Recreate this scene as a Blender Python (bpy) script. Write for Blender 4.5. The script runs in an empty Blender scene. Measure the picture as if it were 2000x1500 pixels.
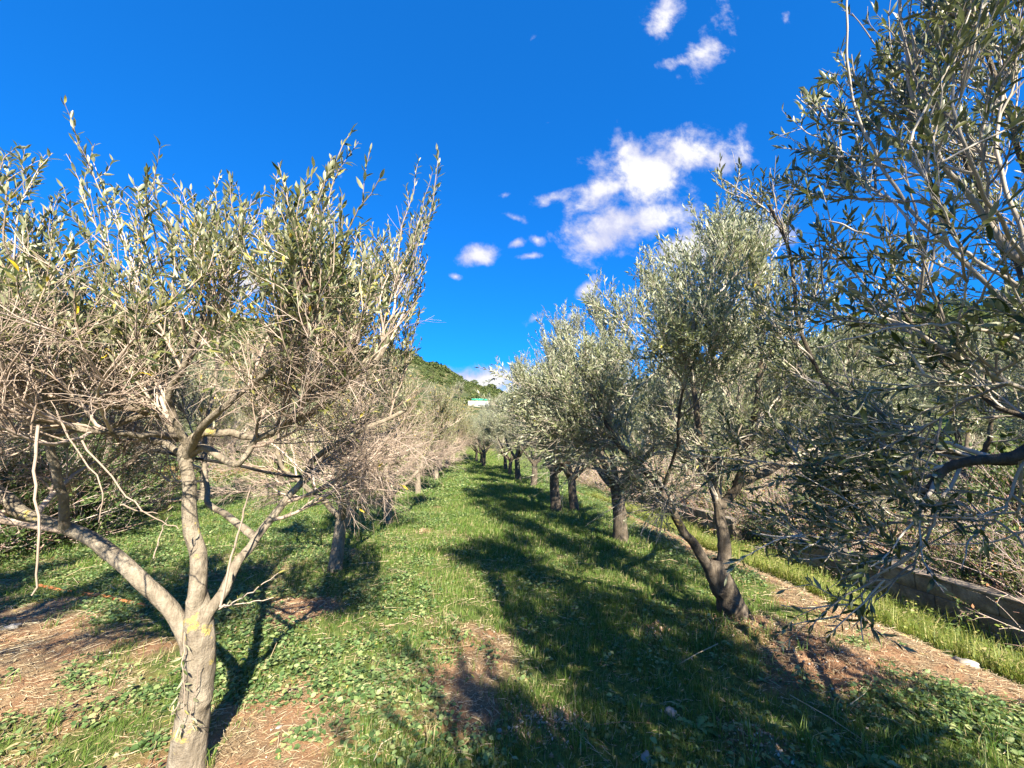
import bpy, math
import numpy as np
from mathutils import Vector, Euler

# ---------------------------------------------------------------- camera, world, sun
SC = bpy.context.scene
EYE = np.array([0.0, 0.0, 1.6])
PITCH, YAW, F = math.radians(9.0), math.radians(-5.64), 760.0
cam_d = bpy.data.cameras.new("camera"); cam = bpy.data.objects.new("camera", cam_d)
SC.collection.objects.link(cam)
cam.location = EYE; cam.rotation_euler = (math.pi/2 + PITCH, 0, YAW)
cam_d.sensor_width = 36; cam_d.lens = 36*F/2000; cam_d.clip_start = 0.02; cam_d.clip_end = 3000
SC.camera = cam
_R = np.array(Euler((math.pi/2 + PITCH, 0, YAW)).to_matrix())

def ray(px, py):
    return _R @ np.array([(px-1000)/F, -(py-750)/F, -1.0])
def W(px, py, d):                       # photo pixel + distance -> a place in the world
    return EYE + ray(px, py)*d
def G(px, py, z=0.0):                   # where a photo pixel meets the ground
    r = ray(px, py); return EYE + r*((z-EYE[2])/r[2])

SUN_EL, SUN_AZ = math.radians(34), math.radians(14.5)   # shadows run along +Y, a little to -X
sun_d = bpy.data.lights.new("sun", 'SUN'); sun = bpy.data.objects.new("sun", sun_d)
SC.collection.objects.link(sun)
sun_d.energy = 5.0; sun_d.angle = math.radians(0.5); sun_d.color = (1.0, 0.90, 0.70)
to_sun = Vector((math.sin(SUN_AZ)*math.cos(SUN_EL), -math.cos(SUN_AZ)*math.cos(SUN_EL), math.sin(SUN_EL)))
sun.rotation_euler = to_sun.to_track_quat('Z', 'Y').to_euler()
SC.view_settings.view_transform = 'Standard'; SC.view_settings.look = 'None'
SC.view_settings.exposure = 2.0; SC.view_settings.gamma = 1

world = bpy.data.worlds.new("World"); SC.world = world; world.use_nodes = True
nt = world.node_tree; nt.nodes.clear()
def N(t, typ, **kw):
    n = t.nodes.new(typ)
    for k, v in kw.items(): setattr(n, k, v)
    return n
def mth(t, op, a, b=None, clamp=False):
    n = N(t, 'ShaderNodeMath', operation=op); n.use_clamp = clamp
    for i, v in enumerate((a, b)):
        if v is None: continue
        if hasattr(v, 'links'): t.links.new(v, n.inputs[i])
        else: n.inputs[i].default_value = v
    return n.outputs[0]
def ramp(t, fac, stops, interp='LINEAR'):
    n = N(t, 'ShaderNodeValToRGB'); n.color_ramp.interpolation = interp
    e = n.color_ramp.elements
    while len(e) > 1: e.remove(e[-1])
    e[0].position = stops[0][0]; e[0].color = (*stops[0][1], 1)
    for p, c in stops[1:]:
        x = e.new(p); x.color = (*c, 1)
    t.links.new(fac, n.inputs[0]); return n.outputs[0]
def mix(t, fac, a, b, blend='MIX'):
    n = N(t, 'ShaderNodeMix', data_type='RGBA', blend_type=blend)
    for sock, v in ((n.inputs['Factor'], fac), (n.inputs[6], a), (n.inputs[7], b)):
        if hasattr(v, 'links'): t.links.new(v, sock)
        else: sock.default_value = v if isinstance(v, (int, float)) else (*v, 1)
    return n.outputs[2]

sky = N(nt, 'ShaderNodeTexSky', sky_type='NISHITA'); sky.sun_disc = False
sky.sun_elevation = SUN_EL; sky.sun_rotation = math.pi - SUN_AZ
sky.air_density = 1.0; sky.dust_density = 0.15; sky.ozone_density = 3.0; sky.altitude = 300
tc = N(nt, 'ShaderNodeTexCoord')
sep = N(nt, 'ShaderNodeSeparateXYZ'); nt.links.new(tc.outputs['Generated'], sep.inputs[0])
ysafe = mth(nt, 'MAXIMUM', sep.outputs[1], 0.05)
u, v = mth(nt, 'DIVIDE', sep.outputs[0], ysafe), mth(nt, 'DIVIDE', sep.outputs[2], ysafe)
uv = N(nt, 'ShaderNodeCombineXYZ'); uv.inputs[2].default_value = 0.0; nt.links.new(u, uv.inputs[0]); nt.links.new(v, uv.inputs[1])
nz = N(nt, 'ShaderNodeTexNoise'); nz.inputs['Scale'].default_value = 9.5; nz.inputs['Detail'].default_value = 9
nz.inputs['Roughness'].default_value = 0.62; nz.inputs['Distortion'].default_value = 0.15
sh_ = N(nt, 'ShaderNodeVectorMath', operation='ADD'); sh_.inputs[1].default_value = (4.3, 2.1, 1.7); nt.links.new(uv.outputs[0], sh_.inputs[0]); nt.links.new(sh_.outputs[0], nz.inputs['Vector'])
# clouds: px, py, half width, half height, tilt (deg, counter-clockwise in the picture), thinness
CL = [(1345,300,105,42,6,0),(1262,335,95,62,20,0),(1180,372,75,30,30,.1),(1230,435,120,36,12,.05),(1165,475,60,34,20,.1),
      (1400,305,50,32,10,0),(1085,385,48,16,15,.35),(1215,300,50,14,50,.3),(1380,100,36,70,-40,.3),(1415,25,34,40,-30,.45),
      (1330,120,50,18,20,.4),(1290,20,42,60,-25,.35),(1535,30,14,24,-20,.5),(1040,75,14,34,-30,.78),(935,495,38,25,10,.2),
      (1012,473,20,12,20,.35),(1050,468,24,16,-20,.5),(985,380,18,10,20,.5),(1005,425,34,12,-20,.5),(1035,500,36,10,10,.55),
      (1150,565,52,18,35,.35),(1045,622,34,14,35,.4),(1090,632,19,9,0,.35),(1122,617,17,8,0,.4),(1350,482,75,34,15,0),
      (1505,452,60,26,5,0),(950,745,110,28,5,0),(1010,760,60,20,0,.1),(575,490,50,46,10,.1),(640,560,110,50,-15,.2),
      (1070,240,24,9,20,.75),(665,345,10,16,0,.7),(890,540,14,8,0,.5),(760,560,90,40,-10,.4),(500,545,60,30,0,.2)]
dmin = None
for (px, py, a, b, rot, thin) in CL:
    r = ray(px, py); r2 = ray(px+1, py); r3 = ray(px, py-1)
    U = np.array([r[0]/r[1], r[2]/r[1]])
    su = abs(r2[0]/r2[1]-U[0]); sv = abs(r3[2]/r3[1]-U[1])
    mp = N(nt, 'ShaderNodeMapping', vector_type='TEXTURE')
    mp.inputs['Location'].default_value = (U[0], U[1], 0)
    mp.inputs['Rotation'].default_value = (0, 0, math.radians(rot))
    mp.inputs['Scale'].default_value = (a*su*1.15, b*sv*1.15, 1)
    nt.links.new(uv.outputs[0], mp.inputs[0])
    ln = N(nt, 'ShaderNodeVectorMath', operation='LENGTH'); nt.links.new(mp.outputs[0], ln.inputs[0])
    o = mth(nt, 'ADD', ln.outputs['Value'], thin)
    dmin = o if dmin is None else mth(nt, 'MINIMUM', dmin, o)
dens = mth(nt, 'ADD', mth(nt, 'SUBTRACT', 1.17, dmin), mth(nt, 'MULTIPLY', mth(nt, 'SUBTRACT', nz.outputs[0], 0.5), 2.9))
cover = N(nt, 'ShaderNodeMapRange', interpolation_type='SMOOTHSTEP')
nt.links.new(dens, cover.inputs[0]); cover.inputs[1].default_value = 0.0; cover.inputs[2].default_value = 0.85
front = mth(nt, 'GREATER_THAN', sep.outputs[1], 0.06)
cfac = mth(nt, 'MULTIPLY', cover.outputs[0], front)
n2_ = N(nt, 'ShaderNodeTexNoise'); n2_.inputs['Scale'].default_value = 6; n2_.inputs['Detail'].default_value = 5; nt.links.new(uv.outputs[0], n2_.inputs['Vector'])
ccol = ramp(nt, mth(nt, 'ADD', dens, mth(nt, 'MULTIPLY', mth(nt, 'SUBTRACT', n2_.outputs[0], 0.55), 2.2)), [(0.0, (2.1, 2.3, 3.4)), (0.5, (2.6, 2.7, 3.5)), (1.1, (3.9, 3.9, 4.0))])
hs = mix(nt, 0.36, mix(nt, 1.0, sky.outputs[0], (0.05, 0.57, 1.15), "MULTIPLY"), (0.045, 0.86, 3.1))
allsky = mix(nt, cfac, hs, ccol)
bg = N(nt, 'ShaderNodeBackground'); bg.inputs[1].default_value = 0.069
nt.links.new(allsky, bg.inputs[0])
wo = N(nt, 'ShaderNodeOutputWorld'); nt.links.new(bg.outputs[0], wo.inputs[0])

# ---------------------------------------------------------------- helpers
def nrm(a): return a/np.maximum(np.linalg.norm(a, axis=-1, keepdims=True), 1e-9)
def vnoise(x, y, seed=0):
    xi, yi = np.floor(x).astype(np.int64), np.floor(y).astype(np.int64); fx, fy = x-xi, y-yi
    fx, fy = fx*fx*(3-2*fx), fy*fy*(3-2*fy)
    def h(a, b):
        k = (a*374761393 + b*668265263 + seed*1442695041) & 0xffffffff
        k = ((k ^ (k >> 13))*1274126177) & 0xffffffff
        return ((k ^ (k >> 16)) & 0xffff)/65535.0
    return (h(xi, yi)*(1-fx)+h(xi+1, yi)*fx)*(1-fy)+(h(xi, yi+1)*(1-fx)+h(xi+1, yi+1)*fx)*fy
def fbm(x, y, seed=0, o=4):
    s, a, t = 0, 1.0, 0
    for i in range(o):
        s = s+a*vnoise(x*2**i, y*2**i, seed+i*17); t += a; a *= .5
    return s/t
def sst(a, b, x):
    t = np.clip((x-a)/(b-a), 0, 1); return t*t*(3-2*t)

class Acc:
    def __init__(s): s.v, s.f, s.n = [], [], 0
    def add(s, v, *fs):
        v = np.asarray(v, dtype=np.float32).reshape(-1, 3); s.v.append(v)
        for f in fs: s.f.append(np.asarray(f, dtype=np.int64)+s.n)
        s.n += len(v)
    def mesh(s, name, mat, smooth=False):
        me = bpy.data.meshes.new(name)
        V = np.concatenate(s.v); me.vertices.add(len(V)); me.vertices.foreach_set('co', V.ravel())
        loops = np.concatenate([f.ravel() for f in s.f]); sizes = np.concatenate([np.full(len(f), f.shape[1]) for f in s.f])
        me.loops.add(len(loops)); me.loops.foreach_set('vertex_index', loops.astype(np.int32))
        starts = np.concatenate([[0], np.cumsum(sizes)[:-1]]).astype(np.int32)
        me.polygons.add(len(sizes)); me.polygons.foreach_set('loop_start', starts)
        if smooth: me.polygons.foreach_set('use_smooth', np.ones(len(sizes), dtype=bool))
        me.update(calc_edges=True); me.materials.append(mat); return me
    def obj(s, name, mat, parent=None, smooth=False):
        return link(name, s.mesh(name, mat, smooth), parent)
def link(name, me, parent=None):
    o = bpy.data.objects.new(name, me); SC.collection.objects.link(o)
    if parent is not None: o.parent = parent
    return o
def tag(o, label=None, cat=None, group=None, kind=None):
    if label: o['label'] = label
    if cat: o['category'] = cat
    if group: o['group'] = group
    if kind: o['kind'] = kind
    return o
def copy_tree(o, parent=None):
    c = o.copy(); SC.collection.objects.link(c)
    if parent is not None: c.parent = parent
    for ch in [k for k in list(SC.objects) if k.parent == o]: copy_tree(ch, c)
    return c

def tubes(acc, P, R, sides, rough=0.0, rng=None):
    """P (n,s,3), R (n,s)"""
    n, s, _ = P.shape
    T = np.gradient(P, axis=1); T = nrm(T)
    ref = np.where(np.abs(T[:, :1, 2:3]) > .8, np.array([1., .2, 0]), np.array([0.1, .1, 1.])); 
    m = nrm(T.mean(axis=1))[:, None, :]; ref = np.where(np.abs(m[..., 2:3]) > .75, np.array([1., .3, 0]), np.array([0.1, .2, 1.]))
    A = nrm(np.cross(T, np.broadcast_to(ref, T.shape))); B = np.cross(T, A)
    th = np.arange(sides)/sides*2*np.pi
    rr = R[:, :, None]*np.ones(sides)
    if rough and rng is not None:
        k = np.arange(s)[None, :, None]; a = th[None, None, :]
        ph = rng.uniform(0, 6.28, (n, 1, 6))
        w = sum(np.sin((j+1)*a + ph[:, :, j:j+1] + k*(.35+.25*j)*(1 if j % 2 else -1))/(1+j*.5) for j in range(4))
        rr = rr*(1+rough*w+rng.normal(0, rough*.3, rr.shape))
    V = P[:, :, None, :]+rr[..., None]*(np.cos(th)[None, None, :, None]*A[:, :, None, :]+np.sin(th)[None, None, :, None]*B[:, :, None, :])
    i = (np.arange(n)[:, None, None]*s+np.arange(s-1)[None, :, None])*sides; j = np.arange(sides)[None, None, :]; j2 = (j+1) % sides
    Q = np.stack(np.broadcast_arrays(i+j, i+j2, i+sides+j2, i+sides+j), -1).reshape(-1, 4)
    acc.add(V, Q)

def bark_tube(acc, pts, radii, sides, rings, amp, rng):
    P = smoothline(pts, rings); R = np.interp(np.linspace(0, 1, rings), np.linspace(0, 1, len(radii)), radii)
    T = nrm(np.gradient(P, axis=0)); m = nrm(T.mean(0)); ref = np.array([1., .3, 0]) if abs(m[2]) > .6 else np.array([.1, .2, 1.])
    A = nrm(np.cross(T, ref)); B = np.cross(T, A); th = np.arange(sides)/sides*2*np.pi
    s = np.concatenate([[0], np.cumsum(np.linalg.norm(np.diff(P, axis=0), axis=1))])
    o = rng.uniform(0, 90); X = np.cos(th)[None, :]; Y = np.sin(th)[None, :]; Sx = s[:, None]
    def n3(f, g, seed): return (fbm(X*f+o+Sx*g*.5, Y*f+Sx*g, seed, 3)+fbm(X*f-Sx*g+o, Y*f+o, seed+5, 3))-1.0
    d = .10*n3(1.3, 5, 1)+.055*n3(4, 16, 2)+.035*n3(9, 38, 3)
    for _ in range(max(2, rings//14)):
        k, a0 = rng.uniform(0, s[-1]), rng.uniform(0, 6.283); da = (th[None, :]-a0+np.pi) % (2*np.pi)-np.pi
        q = ((Sx-k)/(R.mean()*.55))**2+(da/.5)**2; d = d+.22*np.exp(-q)-.16*np.exp(-q*5)
    rr = R[:, None]*(1+d*amp)
    V = P[:, None, :]+rr[..., None]*(np.cos(th)[None, :, None]*A[:, None, :]+np.sin(th)[None, :, None]*B[:, None, :])
    i = np.arange(rings-1)[:, None]*sides; j = np.arange(sides)[None, :]; j2 = (j+1) % sides
    acc.add(V, np.stack(np.broadcast_arrays(i+j, i+j2, i+sides+j2, i+sides+j), -1).reshape(-1, 4))
def grow(rng, S, D, L, seg, wander, trop):
    """S,D (n,3), L (n,), trop (n,3) pull -> (n,seg+1,3)"""
    n = len(S); P = np.empty((n, seg+1, 3)); P[:, 0] = S; d = nrm(D); st = (L/seg)[:, None]
    for k in range(seg):
        d = nrm(d+rng.normal(0, wander, (n, 3))+trop/seg); P[:, k+1] = P[:, k]+d*st
    return P
def spawn(rng, P, R, per, t0, t1, ang, spread=.2):
    """children along each polyline -> start, dir, parent radius, t"""
    n, s, _ = P.shape
    k = rng.uniform(t0, t1, (n, per)); idx = k*(s-1); i0 = np.clip(idx.astype(int), 0, s-2); f = (idx-i0)[..., None]
    a = P[np.arange(n)[:, None], i0]; b = P[np.arange(n)[:, None], i0+1]
    St = a*(1-f)+b*f; T = nrm(b-a)
    Rp = R[np.arange(n)[:, None], i0]*(1-f[..., 0])+R[np.arange(n)[:, None], i0+1]*f[..., 0]
    rv = rng.normal(0, 1, St.shape); perp = nrm(rv-(rv*T).sum(-1, keepdims=True)*T)
    an = rng.normal(ang, spread, k.shape)[..., None]
    D = np.cos(an)*T+np.sin(an)*perp
    return St.reshape(-1, 3), D.reshape(-1, 3), Rp.ravel(), k.ravel()

def leaves(acc, rng, P, per, t0, L0, L1, wid, hi=False, open_ang=.75):
    """leaves in opposite pairs along polylines P (n,s,3)"""
    n, s, _ = P.shape
    if n == 0: return
    k = (t0+(1-t0)*(np.arange(per)+.5)/per)[None, :]+rng.uniform(-.02, .02, (n, per)); k = np.clip(k, 0, 1)
    idx = k*(s-1); i0 = np.clip(idx.astype(int), 0, s-2); f = (idx-i0)[..., None]
    a = P[np.arange(n)[:, None], i0]; b = P[np.arange(n)[:, None], i0+1]; St = a*(1-f)+b*f; T = nrm(b-a)
    A = nrm(np.cross(T, rng.normal(0, 1, (n, 1, 3)))); B = np.cross(T, A)
    ph = (np.arange(per)//2 % 2)*np.pi/2+(np.arange(per) % 2)*np.pi+rng.normal(0, .35, (n, per))
    side = np.cos(ph)[..., None]*A+np.sin(ph)[..., None]*B
    an = rng.normal(open_ang, .25, (n, per))[..., None]*(1-.5*k[..., None]**3)
    D = nrm(np.cos(an)*T+np.sin(an)*side+np.array([0, 0, .05])+rng.normal(0, .12, St.shape))
    nv = T*.7+rng.normal(0, .45, St.shape)+np.array([0, 0, .45])
    Nn = nrm(nv-(nv*D).sum(-1, keepdims=True)*D); X = np.cross(D, Nn)
    keep = rng.random((n, per)).ravel() > .08
    St, D, Nn, X = [q.reshape(-1, 3)[keep] for q in (St, D, Nn, X)]
    m = len(St); L = rng.uniform(L0, L1, (m, 1)); w = L*wid*rng.uniform(.8, 1.2, (m, 1)); cv = rng.normal(.06, .10, (m, 1))*L
    put_leaves(acc, St, D, Nn, X, L, w, cv, hi)
def put_leaves(acc, St, D, Nn, X, L, w, cv, hi):
    m = len(St)
    if hi:
        M1 = St+D*L*.33-Nn*w*.12; M2 = St+D*L*.68-cv*Nn*.6-Nn*w*.12; tip = St+D*L-cv*Nn*2
        V = np.stack([St, M1-X*w*.46+Nn*w*.2, M1, M1+X*w*.46+Nn*w*.2, M2-X*w*.42+Nn*w*.2, M2, M2+X*w*.42+Nn*w*.2, tip], 1)
        o = (np.arange(m)*8)[:, None]
        acc.add(V, np.concatenate([o+np.array([[0, 2, 1]]), o+np.array([[0, 3, 2]]), o+np.array([[4, 5, 7]]), o+np.array([[5, 6, 7]])]),
                np.concatenate([o+np.array([[1, 2, 5, 4]]), o+np.array([[2, 3, 6, 5]])]))
    else:
        V = np.stack([St, St+D*L*.45-X*w*.5+Nn*w*.15, St+D*L-cv*Nn, St+D*L*.45+X*w*.5+Nn*w*.15], 1)
        o = (np.arange(m)*4)[:, None]
        acc.add(V, np.concatenate([o+np.array([[0, 2, 1]]), o+np.array([[0, 3, 2]])]))

# ---------------------------------------------------------------- materials
def mat(name):
    m = bpy.data.materials.new(name); m.use_nodes = True; t = m.node_tree; t.nodes.clear()
    out = N(t, 'ShaderNodeOutputMaterial'); return m, t, out
def leaf_mat(name, front, back, rough=.42, transl=.22, spec=.5):
    m, t, out = mat(name); g = N(t, 'ShaderNodeNewGeometry')
    fr = ramp(t, g.outputs['Random Per Island'], front); c = fr
    if back: c = mix(t, g.outputs['Backfacing'], fr, ramp(t, g.outputs['Random Per Island'], back))
    b = N(t, 'ShaderNodeBsdfPrincipled'); t.links.new(c, b.inputs['Base Color']); b.inputs['Roughness'].default_value = rough
    b.inputs['Specular IOR Level'].default_value = spec
    tr = N(t, 'ShaderNodeBsdfTranslucent'); t.links.new(mix(t, .5, c, (.30, .38, .04)), tr.inputs[0])
    ms = N(t, 'ShaderNodeMixShader'); ms.inputs[0].default_value = transl
    t.links.new(b.outputs[0], ms.inputs[1]); t.links.new(tr.outputs[0], ms.inputs[2]); t.links.new(ms.outputs[0], out.inputs[0])
    return m
M_leafL = leaf_mat('olive_leaf_warm', [(0, (.022, .036, .012)), (.4, (.05, .07, .02)), (.65, (.12, .13, .04)), (.85, (.20, .19, .06)), (.985, (.24, .23, .07)), (.99, (.60, .42, .02))],
                   [(0, (.25, .26, .16)), (.98, (.36, .365, .25)), (.99, (.60, .42, .03))])
M_leafR = leaf_mat('olive_leaf_cool', [(0, (.045, .06, .026)), (.35, (.115, .135, .06)), (.8, (.23, .25, .135)), (.995, (.11, .13, .05)), (.998, (.5, .4, .03))],
                   [(0, (.30, .325, .235)), (1, (.42, .44, .34))])
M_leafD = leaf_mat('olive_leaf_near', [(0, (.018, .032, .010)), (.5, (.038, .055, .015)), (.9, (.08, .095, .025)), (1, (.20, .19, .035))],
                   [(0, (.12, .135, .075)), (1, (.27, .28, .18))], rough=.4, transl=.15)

def bark_mat(name, c1, c2, c3, lichen=0.5, sc=1.0):
    m, t, out = mat(name); tcn = N(t, 'ShaderNodeTexCoord')
    def noise(s, d=6, stretch=None):
        n = N(t, 'ShaderNodeTexNoise'); n.inputs['Scale'].default_value = s*sc; n.inputs['Detail'].default_value = d
        n.inputs['Roughness'].default_value = .65
        if stretch:
            mp = N(t, 'ShaderNodeMapping'); mp.inputs['Scale'].default_value = stretch
            t.links.new(tcn.outputs['Object'], mp.inputs[0]); t.links.new(mp.outputs[0], n.inputs['Vector'])
        else: t.links.new(tcn.outputs['Object'], n.inputs['Vector'])
        return n.outputs[0]
    base = ramp(t, mth(t, 'ADD', mth(t, 'MULTIPLY', noise(9), .6), mth(t, 'MULTIPLY', noise(42, 6, (1, 1, .45)), .4)), [(.36, c1), (.5, c2), (.62, c3)])
    fine = noise(60, 4, (1, 1, .3))
    base = mix(t, ramp(t, fine, [(.35, (0, 0, 0)), (.6, (1, 1, 1))]), mix(t, .45, base, (.10, .085, .07)), base)
    if lichen:
        ln = mth(t, 'ADD', noise(5.2, 8, (1, 1, 1.15)), mth(t, 'MULTIPLY', noise(45, 4), .27))
        lf = ramp(t, ln, [(.80-.1*lichen, (0, 0, 0)), (.84-.1*lichen, (1, 1, 1))])
        base = mix(t, mth(t, 'MULTIPLY', lf, .75), base, mix(t, ramp(t, noise(120, 2), [(.4, (0, 0, 0)), (.6, (1, 1, 1))]), (.24, .22, .10), (.50, .37, .08)))
    b = N(t, 'ShaderNodeBsdfPrincipled'); t.links.new(base, b.inputs['Base Color']); b.inputs['Roughness'].default_value = .85
    b.inputs['Specular IOR Level'].default_value = .25
    bp = N(t, 'ShaderNodeBump'); bp.inputs['Strength'].default_value = .8; bp.inputs['Distance'].default_value = .02
    hh = mth(t, 'ADD', noise(30, 6, (1, 1, .35)), mth(t, 'MULTIPLY', noise(110, 3), .4)); t.links.new(hh, bp.inputs['Height'])
    t.links.new(bp.outputs[0], b.inputs['Normal']); t.links.new(b.outputs[0], out.inputs[0]); return m
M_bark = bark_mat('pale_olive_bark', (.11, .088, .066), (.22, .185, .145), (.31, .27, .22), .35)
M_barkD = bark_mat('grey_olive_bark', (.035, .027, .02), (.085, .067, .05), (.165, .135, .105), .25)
def simple(name, stops, rough=.8, island=True, spec=.3):
    m, t, out = mat(name); g = N(t, 'ShaderNodeNewGeometry')
    if island: c = ramp(t, g.outputs['Random Per Island'], stops)
    else:
        n = N(t, 'ShaderNodeTexNoise'); tc2 = N(t, 'ShaderNodeTexCoord'); t.links.new(tc2.outputs['Object'], n.inputs['Vector'])
        n.inputs['Scale'].default_value = 9; n.inputs['Detail'].default_value = 6; c = ramp(t, n.outputs[0], stops)
    b = N(t, 'ShaderNodeBsdfPrincipled'); t.links.new(c, b.inputs['Base Color']); b.inputs['Roughness'].default_value = rough
    b.inputs['Specular IOR Level'].default_value = spec
    t.links.new(b.outputs[0], out.inputs[0]); return m
M_twigL = simple('pale_dry_twig', [(0, (.20, .15, .12)), (.5, (.34, .265, .22)), (1, (.48, .395, .345))])
M_twigR = simple('olive_twig', [(0, (.19, .16, .13)), (.5, (.33, .285, .24)), (1, (.46, .41, .36))])

# ---------------------------------------------------------------- ground height
def hill(x, y):
    ridge = np.interp(x, [-400, -150, -75, -33, 12, 45, 120, 400], [46, 46, 46, 44, 28, 12, 6, 6])
    return ridge*np.clip((y-44)/156, 0, 1)**.95*(1-.5*sst(210, 400, y))
def gh(x, y):
    z = -.56*sst(3.4, 5.2, x)*(1-sst(40, 60, y))
    z = z+sst(6.4, 9, x)*.45+sst(14, 90, x)*24*sst(-30, 20, y)+sst(9.5, 13, -x)*.9+sst(14, 120, -x)*16*sst(-20, 30, y)
    z = z+hill(x, y)*sst(-160, -20, y)
    near = 1-sst(20, 60, np.hypot(x, y))
    z = z+near*(fbm(x*.6, y*.6, 3)-.5)*.10*(1-.0*x)
    z = z+(near > 0)*(fbm(x*3.2, y*3.2, 11)-.5)*.035*near
    z = z+(fbm(x*.02, y*.02, 7)-.5)*sst(60, 160, y)*5
    return z
def soil_spots():
    return [(*G(1570,1290)[:2], .5, .05), (*G(1285,1235)[:2], .10, .06), (*G(1640,1330)[:2], .3, .04), (*G(1440,1225)[:2], .3, .05),
            (*G(1490,1470)[:2], .18, .08), (*G(590,1185)[:2], .3, .03), (*G(1050,1410)[:2], .14, .04),(*G(1100,1400)[:2],.06,.04)]
SPOTS = soil_spots()
def bump(x, y):
    z = 0
    for (a, b, r, h) in SPOTS:
        q = np.exp(-((x-a)**2+(y-b)**2)/r**2); z = z+h*q*(.2+1.6*fbm(x*24, y*24, 5, 4)**1.3)
    z = z+(fbm(x*14, y*14, 21, 3)-.5)*.022*(1-sst(6, 12, np.hypot(x, y)))
    return z
def H(x, y): return gh(x, y)+bump(x, y)

def axis(lo, hi_, a, b, fine, g):
    c = list(np.arange(a, b, fine)); s = fine; p = b
    while p < hi_: c.append(p); s *= g; p += s
    c.append(hi_); s = fine*g; p = a-s; l = []
    while p > lo: l.append(p); s *= g; p -= s
    l.append(lo); return np.array(l[::-1]+c)
gx = axis(-900, 900, -4.6, 5.2, .035, 1.045); gy = axis(-300, 1200, .9, 7.0, .035, 1.04)
GX, GY = np.meshgrid(gx, gy)
nx, ny = len(gx), len(gy)

def veg(x, y):
    """0 bare soil .. 1 lush; x,y in row coordinates"""
    n = fbm(x*1.1, y*1.1, 31, 4); n2 = fbm(x*3.5, y*3.5, 47, 3)
    base = .66-.12*(1-sst(-1.2, -.2, x))*(1-sst(3, 4.5, y))+.2*sst(-.9, .3, x)*(1-sst(2.3, 3.1, x))
    base = base+.25*sst(3.5, 8, y)+.35*sst(.1, 1.0, x)*(1-sst(3.0, 3.4, x))+.12*(1-sst(-1.2, -.4, x))
    base = base-.85*np.exp(-((x-3.78)/.26)**2)*(1-sst(30, 40, y))+.30*sst(4.1, 4.6, x)
    v = base+(n-.5)*1.5+(n2-.5)*.7
    for (px, py, r, a) in ((500,1450,.35,.7),(60,1260,.7,.6),(30,1200,.5,.5),(170,1400,.4,.2),(560,1200,.3,.5),(640,1330,.3,.2),(1800,1300,.3,.5)):
        g = G(px, py); v = v-a*np.exp(-((x-g[0])**2+(y-g[1])**2)/r**2)
    for (a, b, r, h) in SPOTS: v = v-(.8 if r > .2 else .35)*np.exp(-((x-a)**2+(y-b)**2)/(r*.75)**2)
    return np.clip(v, 0, 1)

acc = Acc()
Z = H(GX, GY)
acc.add(np.stack([GX, GY, Z], -1), (np.arange(ny-1)[:, None]*nx+np.arange(nx-1)[None, :]).reshape(-1, 1)+np.array([[0, 1, nx+1, nx]]))
mg, t, out = mat('soil_and_turf')
at = N(t, 'ShaderNodeVertexColor', layer_name='cover'); sp = N(t, 'ShaderNodeSeparateColor'); t.links.new(at.outputs[0], sp.inputs[0])
tcn = N(t, 'ShaderNodeTexCoord')
def gn(s, d=6, r=.6):
    n = N(t, 'ShaderNodeTexNoise'); n.inputs['Scale'].default_value = s; n.inputs['Detail'].default_value = d; n.inputs['Roughness'].default_value = r
    t.links.new(tcn.outputs['Object'], n.inputs['Vector']); return n.outputs[0]
soil = ramp(t, gn(7), [(.3, (.22, .115, .065)), (.5, (.32, .185, .105)), (.7, (.42, .265, .165))])
soil = mix(t, ramp(t, gn(45, 4), [(.4, (0, 0, 0)), (.65, (1, 1, 1))]), mix(t, .5, soil, (.17, .10, .06)), soil)
litter = ramp(t, gn(90, 3), [(.35, (.13, .085, .05)), (.55, (.27, .195, .12)), (.7, (.40, .31, .20))])
soil = mix(t, ramp(t, gn(3.3, 5), [(.42, (0, 0, 0)), (.58, (1, 1, 1))]), soil, litter)
moss = ramp(t, gn(22, 5), [(.35, (.055, .085, .02)), (.6, (.12, .16, .045)), (.75, (.26, .24, .11))])
col = mix(t, sp.outputs[0], soil, moss)
red = mix(t, sp.outputs[1], col, ramp(t, gn(12), [(.35, (.15, .07, .04)), (.65, (.36, .19, .11))]))
scrub = ramp(t, gn(.28, 7, .7), [(.42, (.035, .05, .02)), (.54, (.075, .085, .035)), (.62, (.22, .155, .085)), (.74, (.30, .21, .125))])
col = mix(t, sp.outputs[2], red, scrub)
b = N(t, 'ShaderNodeBsdfPrincipled'); t.links.new(col, b.inputs['Base Color']); b.inputs['Roughness'].default_value = .95; b.inputs['Specular IOR Level'].default_value = .1
bp = N(t, 'ShaderNodeBump'); bp.inputs['Strength'].default_value = .9; bp.inputs['Distance'].default_value = .02
t.links.new(mth(t, 'ADD', gn(40, 8, .7), mth(t, 'MULTIPLY', gn(160, 2), .3)), bp.inputs['Height']); t.links.new(bp.outputs[0], b.inputs['Normal'])
t.links.new(b.outputs[0], out.inputs[0])
gme = acc.mesh('ground', mg, True)
ca = gme.color_attributes.new('cover', 'FLOAT_COLOR', 'POINT')
vg = veg(GX, GY); far = sst(38, 60, np.hypot(GX*.8, GY)); rd = np.zeros_like(vg)
for (a, b_, r, h) in SPOTS[:-1]: rd = np.maximum(rd, np.exp(-((GX-a)**2+(GY-b_)**2)/(r*1.0)**2))
rd = rd*.55+.9*np.exp(-((GX+1.5)/5)**2-((GY-62)/9)**2)+.8*sst(9.3, 10.5, -GX)*(1-sst(13, 15, -GX))*(1-sst(30, 50, GY))
cc = np.stack([sst(.35, .75, vg), np.clip(rd, 0, 1), far*(1-.9*np.clip(rd, 0, 1)), np.ones_like(vg)], -1).reshape(-1, 4).astype(np.float32)
ca.data.foreach_set('color', cc.ravel())
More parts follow.
